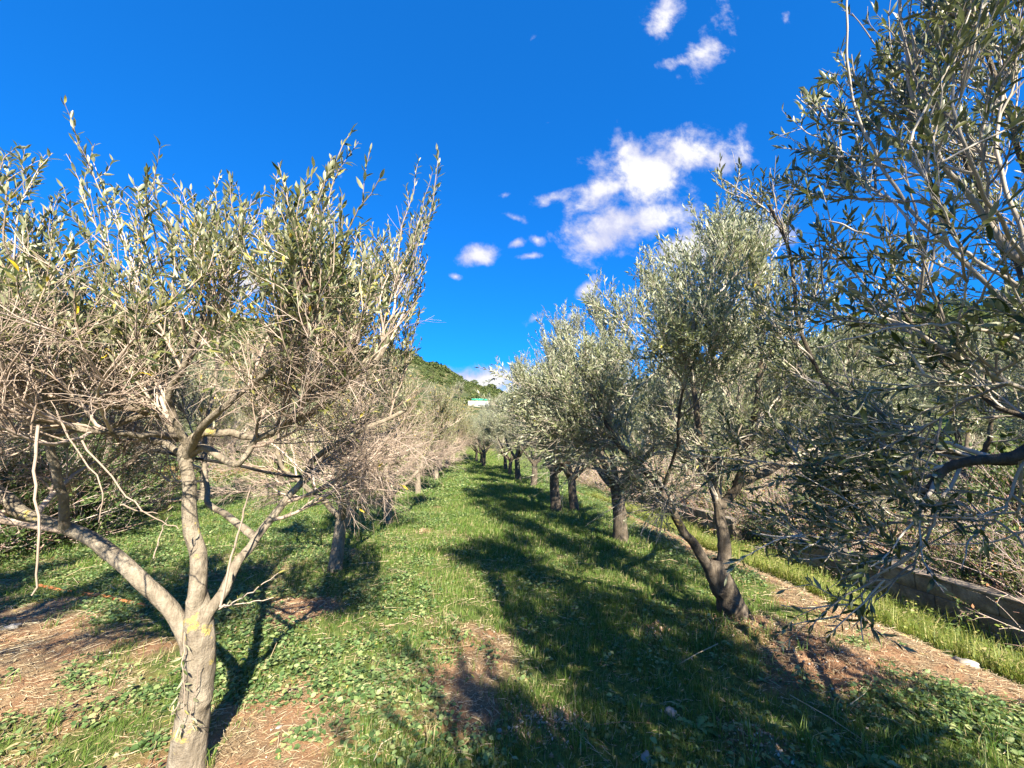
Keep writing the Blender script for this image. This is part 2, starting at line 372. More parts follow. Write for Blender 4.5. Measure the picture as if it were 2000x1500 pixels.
ground = link('ground', gme); tag(ground, 'soil and turf floor of the olive grove rising to the hills', None, None, 'structure')

# ---------------------------------------------------------------- trees
def smoothline(P, n, rng=None, jit=0.0):
    P = np.asarray(P, float); k = len(P); t = np.linspace(0, k-1, n); i = np.clip(t.astype(int), 0, k-2); f = (t-i)[:, None]
    p0 = P[np.clip(i-1, 0, k-1)]; p1 = P[i]; p2 = P[i+1]; p3 = P[np.clip(i+2, 0, k-1)]
    Q = .5*((2*p1)+(-p0+p2)*f+(2*p0-5*p1+4*p2-p3)*f**2+(-p0+3*p1-3*p2+p3)*f**3)
    if jit and rng is not None:
        w = rng.normal(0, jit, Q.shape); w[0] = 0; Q = Q+w
    return Q

def build_tree(name, rng, trunk, limbs, sp):
    """trunk: (pts, radii); limbs: list of (pts, r0, r1). Local coordinates or world; sp: dict of settings.
       returns dict of meshes"""
    out = []
    hero = sp.get('hero', 0); tr = Acc(); bark_tube(tr, trunk[0], trunk[1], 44 if hero else 20, 110 if hero else 36, sp.get('rough', 1.3), rng); out.append(('trunk', tr.mesh('trunk', sp['bark'], True)))
    LP, LR = [], []
    for (pts, r0, r1) in limbs:
        q = smoothline(pts, 18, rng, .008 if r0 > .02 else .003); rr = r0+(r1-r0)*np.linspace(0, 1, 18)**.8
        la = Acc(); bark_tube(la, q, rr, 24 if hero else 12, 110 if hero else 34, 1.1, rng); out.append(('limb', la.mesh('limb', sp['bark'] if r0 > .014 else sp['twig'], True)))
        LP.append(q); LR.append(rr)
    LP, LR = np.array(LP), np.array(LR)
    c = np.array(sp['axis'], float); z0, z1 = sp['z0'], sp['z1']   # crown span
    def rel(S): return np.clip((S[:, 2]-z0)/(z1-z0), 0, 1)
    def outw(S):
        o = S-c; o[:, 2] = 0; return nrm(o+1e-6)
    # second order branches (plus limb ends)
    S, D, Rp, k = spawn(rng, LP, LR, sp['n2'], sp.get('t2', .3), 1.0, .8, .25)
    h = rel(S); up = sp['up']
    D = nrm(D+outw(S)*.45*(1-.5*h[:, None])+np.array([0, 0, 1])*(sp.get('d2', .1)+.5*h[:, None]))
    L = rng.uniform(.65, 1.15, len(S))*sp['l2']*(1.08-.45*k)
    P2 = grow(rng, S, D, L, 9, .13, np.array([0, 0, 1.])*(up*(.2+h[:, None])))
    R2 = np.clip(Rp*.55, sp.get('rm', .007), .022)[:, None]*np.linspace(1, .32, 10)
    ba = Acc()
    if 'cap' in sp:
        ok = P2[:, -1, 2] < sp['cap'](P2[:, -1])+.1; P2, R2 = P2[ok], R2[ok]
    tubes(ba, P2, R2, 7, .05, rng)
    # third order
    S, D, Rp, k = spawn(rng, P2, R2, sp['n3'], .15, 1.0, .75, .3)
    h = rel(S)
    D = nrm(D+outw(S)*.35*(1-h[:, None])+np.array([0, 0, 1])*(-.15+sp.get('up3', 1.0)*h[:, None]))
    L = rng.uniform(.5, 1.2, len(S))*sp['l3']*(.75+.5*h)
    tz = -.10+up*1.1*h
    P3 = grow(rng, S, D, L, 8, .11, np.array([0, 0, 1.])*tz[:, None])
    R3 = np.clip(Rp*.5, .0035, .008)[:, None]*np.linspace(1, .4, 9)
    tw = Acc()
    def clear(P): return np.linalg.norm(P-EYE, axis=2).min(axis=1) > sp.get('near', 0)
    ok = (P3[:, -1, 2] > (sp['zf'](P3[:, -1]) if callable(sp.get('zf')) else sp.get('zf', .9))) & clear(P3); P3, R3 = P3[ok], R3[ok]
    if 'cap' in sp:
        ok = P3[:, -1, 2] < sp['cap'](P3[:, -1]); P3, R3 = P3[ok], R3[ok]
    # fourth order
    tubes(ba, P3, R3, 5)
    S, D, Rp, k = spawn(rng, P3, R3, sp['n4'], .12, 1.0, .7, .3)
    h = rel(S)
    D = nrm(D+outw(S)*.2+np.array([0, 0, 1])*(-.12+.7*sp.get('up3', 1.0)*h[:, None]))
    L = rng.uniform(.4, 1.25, len(S))*sp['l4']*(1.15-.25*k)
    P4 = grow(rng, S, D, L, 5, .12, np.array([0, 0, 1.])*((-.25+.9*h)[:, None]))
    R4 = np.clip(Rp*.6, .0016, .0034)[:, None]*sp.get('tw', 1.0)*np.linspace(1, .5, 6)
    # finest twigs in the bare zone
    ok = clear(P4); P4, R4 = P4[ok], R4[ok]
    if 'cap' in sp:
        ok = P4[:, -1, 2] < sp['cap'](P4[:, -1])+.12; P4, R4 = P4[ok], R4[ok]
    pl = sp['leafy'](P4[:, -1])
    dense = np.clip(sp.get('dens', lambda p: np.ones(len(p)))(P4[:, -1]), 0, 1)
    kp = rng.random(len(P4)) < dense; P4, R4, pl = P4[kp], R4[kp], pl[kp]
    tubes(tw, P4, R4, 3)
    bare = rng.random(len(P4)) > pl
    if sp.get('n5', 0):
        S, D, Rp, k = spawn(rng, P4[bare], R4[bare], sp['n5'], .2, 1.0, .6, .3)
        L = rng.uniform(.4, 1.2, len(S))*sp['l4']*.6
        P5 = grow(rng, S, D, L, 4, .13, np.tile([0, 0, -.1], (len(S), 1))); R5 = (Rp*.75)[:, None]*np.linspace(1, .55, 5)
        tubes(tw, P5, R5, 3)
    out.append(('branches', ba.mesh('branches', sp['twig'], True))); out.append(('twigs', tw.mesh('twigs', sp['twig'], False)))
    lf = Acc(); hi = sp.get('hi', False); l0, l1 = sp.get('leaf', (.035, .062)); wd = sp.get('wid', .24)
    leaves(lf, rng, P4[~bare], sp['nl'], .15, l0, l1, wd, hi)
    pl3 = sp['leafy'](P3[:, -1]); k3 = rng.random(len(P3)) < pl3
    leaves(lf, rng, P3[k3], sp.get('nl3', sp['nl']+6), .30, l0, l1, wd, hi)
    if bare.any():
        bb = np.where(bare)[0]; bb = bb[rng.random(len(bb)) < sp.get('stray', .06)]
        if len(bb): leaves(lf, rng, P4[bb], 3, .6, l0, l1, wd, hi)
    out.append(('crown', lf.mesh('crown', sp['leafm'], False)))
    return out
def place(name, meshes, loc, rz=0.0, sc=1.0, label='', cat='tree', group=None, local=True):
    r = bpy.data.objects.new(name, None); SC.collection.objects.link(r); r.empty_display_size = .2
    r.location = loc; r.rotation_euler = (0, 0, rz); r.scale = (sc, sc, sc) if not hasattr(sc, '__len__') else sc
    for n, me in meshes:
        o = link(n, me, r)
        if not local: o.location = (-loc[0], -loc[1], -loc[2])
    tag(r, label, cat, group); return r

# ---- near left tree
g = G(362, 1512); base = np.array([g[0], g[1], -.05]); D0 = 1.93
crotch = W(388, 1195, 1.93)
def leafyL(p): 
    z = p[:, 2]+(fbm(p[:, 0]*2, p[:, 1]*2+p[:, 2], 3, 2)-.5)*.5
    return sst(1.82, 2.4, z)*.96+.03
def capL(p):
    q = p-crotch; n_ = fbm(p[:, 0]*4.5, p[:, 1]*4.5, 13, 2)-.5; return np.where(q[:, 0] > 1.0+.8*n_+.2*(p[:, 2] < 1.95), -9, 2.98+n_*1.05)-np.where(q[:, 1] < 0, .75, .2)*q[:, 1]**2-.03*q[:, 0]**2
rng = np.random.default_rng(11)
limbs = [([crotch-np.array([0, 0, .2]), W(335,1180,1.92), W(255,1112,1.9), W(160,1045,1.88), W(60,1005,1.86), W(-20,955,1.85), W(-120,860,1.85), W(-200,700,1.9)], .038, .022),
         ([crotch-np.array([0, 0, .2]), W(383,1120,1.94), W(372,1000,1.98), W(366,900,2.0), W(350,850,2.02), W(300,800,2.05), W(235,740,2.1), W(180,650,2.15)], .043, .012),
         ([W(366,900,2.0), W(385,850,2.02), W(440,845,2.1), W(520,850,2.2), W(600,780,2.3), W(680,700,2.4), W(730,620,2.45)], .026, .010),
         ([crotch-np.array([0, 0, .18]), W(420,1180,1.95), W(460,1100,2.05), W(520,1030,2.15), W(580,950,2.25), W(615,900,2.3), W(690,850,2.35), W(800,800,2.4)], .030, .012),
         ([W(497,1050,2.12), W(450,1010,2.2), W(410,985,2.3), W(402,940,2.4), W(400,850,2.6), W(420,740,2.8), W(430,600,2.9)], .020, .009),
         ([W(368,890,2.0), W(400,875,1.95), W(460,908,1.9), W(500,862,1.9), W(560,830,1.85), W(620,800,1.8)], .020, .010),
         ([W(366,905,2.0), W(360,860,1.95), W(330,780,1.85), W(370,690,1.8), W(400,600,1.8), W(420,560,1.85)], .02, .007),
         ([W(300,800,2.05), W(200,790,1.95), W(90,760,1.85), W(0,740,1.8)], .026, .012),
         ([W(130,1035,1.87), W(120,960,1.8), W(95,860,1.75), W(80,760,1.7), W(60,640,1.7), W(60,520,1.75)], .020, .008),
         ([W(300,800,2.05), W(230,830,2.0), W(150,840,1.9), W(60,850,1.85), W(-30,830,1.8)], .016, .006),
         ([W(366,900,2.0), W(330,870,2.1), W(260,850,2.3), W(160,830,2.5), W(60,800,2.6)], .018, .007),
         ([W(350,850,2.02), W(280,850,1.8), W(180,840,1.6), W(60,820,1.5)], .018, .008),
         ([W(366,890,2.0), W(400,830,1.8), W(480,760,1.65), W(560,690,1.6), W(620,600,1.6)], .020, .007),
         ([W(600,780,2.3), W(680,740,2.2), W(740,700,2.15), W(770,620,2.15)], .018, .008)]
spL = dict(hero=1, rough=1.1, bark=M_bark, twig=M_twigL, leafm=M_leafL, axis=[crotch[0], crotch[1]+.1, 0], z0=1.35, z1=2.9, n2=8, l2=.70, n3=11, l3=.54, n4=7, l4=.22, n5=4, zf=1.2, cap=capL,
           nl=12, nl3=30, near=.95, dens=lambda p: 1-.5*sst(2.0, 2.6, p[:, 2]), up=1.25, leafy=leafyL, hi=True, leaf=(.028, .050), wid=.26, t2=.42, stray=.04, up3=1.5, tw=1.15)
tm = build_tree('a', rng, ([base-np.array([0, 0, .1]), base+np.array([0, 0, .12]), W(378,1380,1.93), W(392,1290,1.93), crotch-np.array([0, 0, .02]), crotch+np.array([-.012, 0, .12])],
                           [.105, .078, .068, .062, .060, .024]), limbs, spL)
sh = Acc(); sl = Acc(); r7 = np.random.default_rng(70)
SH = [([W(430,1185,1.92), W(455,1080,1.9), W(475,1000,1.88), W(492,945,1.86)], .006, 6), ([W(428,1190,1.9), W(460,1175,1.85), W(500,1150,1.8), W(545,1118,1.78)], .0035, 16),
      ([W(432,1185,1.9), W(480,1178,1.85), W(535,1168,1.82)], .003, 8), ([W(360,1235,1.84), W(357,1300,1.82), W(360,1370,1.82), W(352,1430,1.83)], .0025, 18),
      ([W(350,1370,1.85), W(338,1395,1.84), W(330,1380,1.83)], .002, 8), ([W(75,830,1.25), W(66,930,1.22), W(78,1060,1.2), W(62,1165,1.2)], .0045, 0),
      ([W(160,860,1.3), W(240,960,1.35), W(300,1010,1.4), W(348,1030,1.45)], .003, 0), ([W(300,1090,1.9), W(318,1030,1.9), W(328,1010,1.9)], .003, 4),
      ([W(110,800,1.4), W(150,880,1.4), W(200,960,1.4), W(190,1020,1.4)], .003, 0), ([W(390,1300,1.84), W(372,1400,1.84), W(385,1420,1.83)], .002, 8),
      ([W(235,985,1.5), W(300,1003,1.6), W(340,990,1.7)], .003, 6)]
for pts, rr_, nl_ in SH:
    q = smoothline(pts, 14, r7, .003); tubes(sh, q[None], (np.linspace(1, .5, 14)*rr_)[None], 6)
    if nl_: leaves(sl, r7, q[None], nl_, .15, .03, .05, .26, True)
tm.append(('shoots', sh.mesh('shoots', M_twigL, True))); tm.append(('shoot_leaves', sl.mesh('shoot_leaves', M_leafL)))
place('olive_tree', tm, tuple(base), label='nearest olive tree of the left row, pale trunk forking into three lichen-spotted limbs', group='olive trees of the left row', local=False)

# ---- near right tree (trunk outside the frame) and its neighbour
def capR0(p): return np.where(p[:, 1] < .1, 9, 2.35+3.0*np.clip(p[:, 0]-1.12, -.2, 2)+.6*(p[:, 1]-1.2)+(fbm(p[:, 0]*4, p[:, 1]*4, 29, 2)-.5)*1.2)
def leafyR0(p): return .45+.4*fbm(p[:, 0]*4, p[:, 1]*4+p[:, 2]*4, 8, 2)
b0 = np.array([2.45, .75, 0.])
rng = np.random.default_rng(5)
top0 = b0+np.array([-.05, .05, .95])
limbs = [([top0, W(2120,860,1.25), W(2000,888,1.3), W(1880,905,1.35), W(1810,955,1.4), W(1750,925,1.5), W(1640,900,1.65), W(1540,915,1.8)], 0.0230, 0.0080),
         ([top0, W(2150,800,1.4), W(1990,900,1.6), W(1850,880,1.75), W(1700,830,1.85), W(1610,745,1.95), W(1560,640,2.0), W(1545,500,2.0), W(1500,400,2.0)], 0.0173, 0.0064),
         ([top0, W(2250,700,1.2), W(2000,510,1.25), W(1900,390,1.25), W(1830,300,1.22), W(1785,190,1.2), W(1765,60,1.2), W(1760,-60,1.2)], 0.0122, 0.0032),
         ([W(2050,700,1.2), W(1900,530,1.15), W(1790,420,1.2), W(1715,310,1.25), W(1672,215,1.25), W(1655,100,1.25), W(1655,-30,1.25)], 0.0065, 0.0024),
         ([W(2000,510,1.25), W(1900,330,1.1), W(1860,180,1.1), W(1890,0,1.1)], .006, .002),
         ([W(2030,560,1.3), W(1950,300,1.35), W(1980,60,1.4), W(2010,-60,1.4)], .007, .003),
         ([W(2050,620,1.0), W(1930,520,1.0), W(1820,470,1.05), W(1700,460,1.1), W(1620,430,1.2)], .005, .002),
         ([W(2050,680,1.0), W(1900,640,1.0), W(1750,640,1.05), W(1600,680,1.2)], .005, .002),
         ([top0, W(2200,600,1.5), W(2040,400,1.5), W(1960,200,1.5), W(1900,0,1.5)], 0.0158, 0.0048),
         ([W(2150,760,1.3), W(2000,760,1.15), W(1880,700,1.1), W(1780,640,1.15), W(1690,600,1.2)], 0.0086, 0.0032),
         ([W(1880,905,1.35), W(1830,1000,1.3), W(1790,1080,1.3), W(1700,1130,1.35)], 0.0058, 0.0024),
         ([W(2000,888,1.3), W(1960,1000,1.3), W(1920,1030,1.35)], 0.0050, 0.0024),
         ([W(2000,888,1.3), W(1990,1000,1.4), W(2030,1050,1.4)], 0.0050, 0.0024),
         ([top0, W(2200,800,1.8), W(2000,820,2.1), W(1860,720,2.3), W(1760,600,2.4)], 0.0216, 0.0080),
         ([top0, W(2300,700,1.9), W(2050,600,2.2), W(1950,450,2.3), W(1880,300,2.3)], 0.0216, 0.0080),
         ([top0, b0+np.array([-.6, -.5, 1.5]), b0+np.array([-1.0, -.9, 2.3])], .03, .012),  # out-of-view limbs from here on, most added to thicken shade on the ground
         ([top0, b0+np.array([-.3, -1.0, 1.7]), b0+np.array([-.5, -1.6, 2.5])], .03, .012),
         ([top0, b0+np.array([-.4, -.3, 1.9]), b0+np.array([-.7, -.5, 2.9])], .03, .012),
         ([top0, b0+np.array([.0, -.4, 1.9]), b0+np.array([.1, -.6, 2.9])], .03, .012),
         ([top0, b0+np.array([.6, .1, 1.5]), b0+np.array([1.3, .3, 2.3]), b0+np.array([1.6, .4, 2.9])], 0.0288, 0.0120),
         ([top0, b0+np.array([.2, -.6, 1.5]), b0+np.array([.4, -1.2, 2.2]), b0+np.array([.5, -1.4, 2.9])], 0.0288, 0.0120),
         ([top0, b0+np.array([.7, -.5, 1.4]), b0+np.array([1.2, -.9, 2.1])], 0.0288, 0.0120),
         ([top0, b0+np.array([.5, .3, 1.8]), b0+np.array([.9, .5, 2.8])], 0.0360, 0.0160),
         ([top0, b0+np.array([-.5, -.5, 1.6]), b0+np.array([-1.0, -1.1, 2.7])], 0.0360, 0.0160)]
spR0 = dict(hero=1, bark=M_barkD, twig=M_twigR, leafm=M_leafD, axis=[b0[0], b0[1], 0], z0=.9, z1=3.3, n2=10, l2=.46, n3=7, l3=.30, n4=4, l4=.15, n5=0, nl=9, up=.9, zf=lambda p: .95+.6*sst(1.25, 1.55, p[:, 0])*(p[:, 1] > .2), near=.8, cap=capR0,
            leafy=leafyR0, hi=True, leaf=(.026, .052), wid=.25, t2=.3, up3=.9, stray=.15, rm=.004,
            dens=lambda p: .2+.8*sst(1.05, 1.5, p[:, 2]))
tm = build_tree('b', rng, ([b0-np.array([0, 0, .1]), b0+np.array([0, 0, .4]), top0], [.15, .12, .09]), limbs, spR0)
place('olive_tree', tm, tuple(b0), label='nearest olive tree of the right row, branches reaching in over the right edge', group='olive trees of the right row', local=False)

def leafyR(p): 
    return sst(1.0, 2.1, p[:, 2]+(fbm(p[:, 0]*2, p[:, 1]*2, 9, 2)-.5)*.8)*.85+.12
def capR(p):
    q = p-c1; return 3.88+(fbm(p[:, 0]*3, p[:, 1]*3, 19, 2)-.5)*.8-.25*q[:, 0]**2-np.where(q[:, 1] < 0, .5, .12)*q[:, 1]**2
g1 = G(1437, 1212); b1 = np.array([g1[0], g1[1], -.05]); c1 = W(1403, 1120, 3.55)
rng = np.random.default_rng(23)
limbs = [([c1-np.array([0, 0, .15]), W(1370,1085,3.5), W(1330,1030,3.45), W(1290,960,3.4), W(1240,900,3.35), W(1190,840,3.3), W(1150,760,3.4)], .052, .014),
         ([c1-np.array([0, 0, .15]), W(1412,1060,3.6), W(1405,1000,3.65), W(1392,940,3.7), W(1370,860,3.8), W(1350,740,3.9), W(1340,600,4.0)], .066, .016),
         ([W(1405,1000,3.65), W(1440,945,3.6), W(1460,880,3.5), W(1480,780,3.4), W(1490,650,3.4), W(1480,540,3.5)], .045, .015),
         ([W(1440,945,3.6), W(1500,920,3.8), W(1580,860,4.0), W(1650,760,4.1), W(1680,640,4.2)], .045, .018),
         ([W(1290,960,3.4), W(1320,880,3.1), W(1330,780,2.9), W(1370,660,2.8), W(1390,560,2.8)], .0145, .007),
         ([W(1392,940,3.7), W(1420,850,4.1), W(1450,740,4.5), W(1440,600,4.8)], .05, .018)]
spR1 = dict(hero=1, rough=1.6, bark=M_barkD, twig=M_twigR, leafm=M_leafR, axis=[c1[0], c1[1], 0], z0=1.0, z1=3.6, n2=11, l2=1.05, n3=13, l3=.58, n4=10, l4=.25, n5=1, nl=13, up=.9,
            leafy=leafyR, hi=False, leaf=(.032, .052), wid=.28, t2=.3, up3=1.2, stray=.1, cap=capR)
tm = build_tree('c', rng, ([b1-np.array([0, 0, .1]), b1+np.array([0, 0, .08]), W(1425,1170,3.6), c1, c1+np.array([0, 0, .12])], [.19, .125, .105, .095, .05]), limbs, spR1)
place('olive_tree', tm, tuple(b1), label='dark-trunked olive tree in the right row, first whole trunk, forking low in a V', group='olive trees of the right row', local=False)

# ---- generic trees, built at the origin
def generic(seed, Ht, Rd, nlimb, trunk_h, lean, leafm, twig, bark, leafz, dens=1.0, n5=1, tr_r=.10, upright=.9):
    rng = np.random.default_rng(seed)
    tp = np.array([[0, 0, -.15], [0, 0, .1], [lean*.5, .02, trunk_h*.6], [lean, 0, trunk_h], [lean, 0, trunk_h+.08]])
    limbs = []
    for i in range(nlimb):
        a = i/nlimb*6.283+rng.uniform(-.4, .4); rr = Rd*rng.uniform(.45, .7); zt = trunk_h+(Ht-trunk_h)*rng.uniform(.42, .6)
        d = np.array([math.cos(a), math.sin(a), 0]); p0 = tp[3]-np.array([0, 0, .12]); e = p0+d*rr; e[2] = zt
        m1 = p0+d*rr*.45+np.array([0, 0, (zt-trunk_h)*.28]); m2 = p0+d*rr*.8+np.array([0, 0, (zt-trunk_h)*.62])
        limbs.append(([p0, m1+rng.normal(0, .06, 3), m2+rng.normal(0, .08, 3), e], tr_r*.6, .018))
    limbs.append(([tp[3]-np.array([0, 0, .1]), tp[3]+np.array([.1, .05, (Ht-trunk_h)*.35]), tp[3]+np.array([0, .1, (Ht-trunk_h)*.62])], tr_r*.6, .018))
    k = Rd/1.8
    sp = dict(bark=bark, twig=twig, leafm=leafm, axis=[lean, 0, 0], z0=trunk_h, z1=Ht*.85, n2=int(9*dens), l2=1.0*k, n3=int(11*dens), l3=.58*k, n4=int(9*dens), l4=.27*k, n5=n5, nl=13,
              up=upright, leafy=lambda p: sst(leafz[0], leafz[1], p[:, 2]+(fbm(p[:, 0]*2, p[:, 1]*2, seed, 2)-.5)*.8)*.9+leafz[2], zf=.9 if n5 == 3 else 1.0, leaf=(.035, .058), wid=.28, t2=.3, up3=1.1, stray=.1, tw=1.2)
    return build_tree('g%d' % seed, rng, (tp, [tr_r*1.7, tr_r*1.15, tr_r, tr_r*.95, tr_r*.5]), limbs, sp)
GL = [generic(101, 3.3, 1.75, 4, .85, .06, M_leafL, M_twigL, M_bark, (1.5, 2.4, .02), 1.0, 3, .085),
      generic(102, 3.3, 1.7, 3, .75, -.08, M_leafL, M_twigL, M_bark, (1.4, 2.3, .04), 1.0, 3, .085)]
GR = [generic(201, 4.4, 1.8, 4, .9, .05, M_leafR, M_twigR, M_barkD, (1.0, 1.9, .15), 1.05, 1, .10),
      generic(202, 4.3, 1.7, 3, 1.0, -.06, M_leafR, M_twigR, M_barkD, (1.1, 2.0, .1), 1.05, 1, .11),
      generic(203, 4.6, 1.9, 4, .8, .08, M_leafR, M_twigR, M_barkD, (.9, 1.7, .2), 1.05, 1, .09)]
def put(meshes, x, y, rz, s, label, group): return place('olive_tree', meshes, (x, y, float(gh(np.array(x), np.array(y)))-.02), rz, s, label, 'tree', group)
gl, gr = 'olive trees of the left row', 'olive trees of the right row'
def gxy(px, py): q = G(px, py); return q[0], q[1]
for (px, py, m, rz, s, lab) in ((655,1112,0,.5,.9,'slim olive tree behind the nearest left trunk, fork against the grass'),
                                (757,1022,1,2.1,.92,'third olive tree of the left row, twigs trailing over the grass'),
                                (816,966,0,4.0,.95,'fourth olive tree of the left row, stubby pale trunk in the weeds'),
                                (852,939,1,5.2,.98,'fifth olive tree of the left row, mostly hidden by bare twigs')):
    x, y = gxy(px, py); put(GL[m], x, y, rz, s, lab, gl)
for i, y in enumerate((20.5, 24.5, 28.5, 33, 38)):
    put(GL[i % 2], -1.85-.1*(i % 2), y, 1.3*i, 1.15+.03*i, 'far olive tree at the end of the left row, crown merged with its neighbours', gl)
for (px, py, m, rz, s, lab) in ((1213,1057,0,3.3,1.08,'olive tree in the right row with a thin trunk and a mossy side limb'),
                                (1086,999,1,1.1,1.05,'olive tree in the right row with a trunk leaning left beside a thicker one'),
                                (1122,998,2,2.0,1.1,'olive tree in the right row with a thick straight grey trunk'),
                                (1043,951,0,5.0,1.1,'slim forked olive tree in the right row past the two paired trunks'),
                                (1012,938,1,.3,1.1,'olive tree in the right row far down the path, trunk in shade')):
    x, y = gxy(px, py); put(GR[m], x, y, rz, s, lab, gr)
for i, y in enumerate((22, 26, 30.5, 35, 40)):
    put(GR[(i+2) % 3], 2.35+.1*(i % 2)+(-.05*y if i > 1 else -.3), y, 1.7*i+.4, 1.1+.02*i, 'far olive tree at the end of the right row, crown merged with its neighbours', gr)
# two trees behind the viewpoint, whose shade falls across the path
put(GR[0], 2.5, -2.1, .8, 1.12, 'olive tree of the right row standing behind the viewpoint, shading the path', gr)
put(GR[2], 2.6, -5.4, 2.8, 1.15, 'second olive tree of the right row behind the viewpoint', gr)
# left edge tree
put(GL[1], -4.35, 1.75, .9, .98, 'olive tree whose warm yellow-green leaves crowd the left edge', 'olive trees at the left edge')
# second and third rows on the left
g2, lab2 = 'olive trees of the rows further left', 'olive tree of the rows further left, seen through the near twigs'
for i, (x, y) in enumerate(((-7.6, 4.9), (-7.2, 8.6), (-7.7, 12.4), (-7.3, 16), (-7.4, 20), (-7.2, 24.5), (-7.5, 29), (-12.4, 7), (-12.8, 11), (-12.5, 16), (-12.6, 22), (-12.3, 29))):
    put((GL, GR)[i % 2][i % 2], x, y, 1.9*i, 1.0+.06*(i % 3), lab2, g2)
g3, lab3 = 'trees on the slope beyond the wall', 'grey-green tree on the slope beyond the low wall'
rng = np.random.default_rng(77)
for i, (x, y) in enumerate(((11, 5), (12.5, 9), (10.5, 13.5), (13, 18), (10, 22), (15, 3), (17, 8), (16, 13.5), (19, 19), (15, 26), (10, 30), (22, 6), (24, 13), (26, 22), (21, 30), (32, 12), (34, 26), (30, 38), (12, 38), (20, 44))):
    put(GR[i % 3], x, y, 2.3*i, 1.0+.35*rng.random(), lab3, g3)
g4, lab4 = 'trees at the foot of the hill', 'tree at the foot of the hill beyond the end of the grove'
for i, (x, y) in enumerate(((-4.5, 47), (-9, 50), (-14, 48), (-7, 62), (-13, 66), (4.5, 50), (9, 56), (14, 50), (-20, 56), (-28, 62), (2.2, 66), (7, 74), (-9, 84), (-17, 90), (12, 84), (-26, 100), (-4, 108))):
    put(GR[(i+1) % 3], x, y, 1.3*i, .9+.4*rng.random(), lab4, g4)

# ---------------------------------------------------------------- far scrub on the hills
M_scrub = leaf_mat('hill_scrub', [(0, (.03, .05, .018)), (.5, (.06, .085, .03)), (1, (.12, .13, .05))], None, .8, .1, .1)
rng = np.random.default_rng(9)
def scrub(name, n, xr, yr, size, label, per=150, cond=None):
    x = rng.uniform(*xr, n); y = rng.uniform(*yr, n)
    k = fbm(x*.035, y*.035, 60, 3) > .42
    if cond is not None: k &= cond(x, y)
    x, y = x[k], y[k]; n = len(x); r = rng.uniform(*size, n)
    d = nrm(rng.normal(0, 1, (n, per, 3))); d[..., 2] = np.abs(d[..., 2]); q = d*(rng.uniform(.45, 1, (n, per, 1))**.5)*r[:, None, None]*np.array([1, 1, .85])
    c = np.stack([x, y, gh(x, y)-.1], -1)[:, None, :]+q; c = c.reshape(-1, 3); m = len(c)
    a = nrm(rng.normal(0, 1, (m, 3))); b_ = nrm(np.cross(a, rng.normal(0, 1, (m, 3)))); s = (np.repeat(r, per)*(.20 if per < 200 else .085))[:, None]*rng.uniform(.5, 1.2, (m, 1))
    V = np.stack([c-a*s, c+b_*s*.7, c+a*s*.9, c-b_*s*.6], 1); ac = Acc(); ac.add(V, (np.arange(m)*4)[:, None]+np.array([[0, 1, 2, 3]]))
    tag(ac.obj(name, M_scrub), label, 'scrub', None, 'stuff')
scrub('hill_scrub', 4200, (-160, 90), (75, 215), (.7, 2.2), 'dark green scrub dotted over the sandy hillside', 90)
scrub('ridge_wood', 420, (-120, 70), (192, 222), (1.5, 4.2), 'dark trees and bushes along the skyline of the hill', 160)
scrub('side_wood', 700, (20, 150), (-10, 120), (1.5, 3.4), 'dark wood covering the right-hand slope', 420)
scrub('side_wood', 500, (-130, -17), (-5, 110), (1.5, 3.0), 'dark wood on the slope behind the left rows', 520)

# ---------------------------------------------------------------- farm building with green netting on the hill foot
M_white = simple('lime_render', [(.3, (.36, .34, .30)), (.7, (.48, .46, .42))], .9, False)
M_net = simple('green_netting', [(.3, (.02, .22, .14)), (.7, (.04, .34, .22))], .8, False)
M_grey = simple('grey_render', [(.3, (.30, .32, .34)), (.7, (.42, .44, .46))], .9, False)
def box(ac, c, s, rz=0.0):
    v = np.array([[x, y, z] for x in (-.5, .5) for y in (-.5, .5) for z in (-.5, .5)])*np.array(s)
    R = np.array([[math.cos(rz), -math.sin(rz), 0], [math.sin(rz), math.cos(rz), 0], [0, 0, 1]])
    ac.add(v@R.T+np.array(c), [[0, 1, 3, 2], [4, 6, 7, 5], [0, 4, 5, 1], [2, 3, 7, 6], [0, 2, 6, 4], [1, 5, 7, 3]])
hb = W(938, 784, 96); rz = -.2
root = bpy.data.objects.new('farm_wall', None); SC.collection.objects.link(root); root.location = tuple(hb)
tag(root, 'whitewashed terrace wall with green netting on top at the foot of the hill', 'wall')
a = Acc(); box(a, (0, 0, -.85), (6.0, .5, 1.9)); o = a.obj('wall', M_white, root)
a = Acc(); box(a, (.9, -.27, -.8), (3.0, .06, .7)); a.obj('grey_panel', M_grey, root)
a = Acc()
box(a, (.3, 0, .45), (4.8, .08, .45)); a.obj('netting', M_net, root)
for i in range(6):
    a = Acc(); box(a, (-2.05+i*.94, 0.07, .4), (.07, .06, .8)); a.obj('post', M_grey, root)

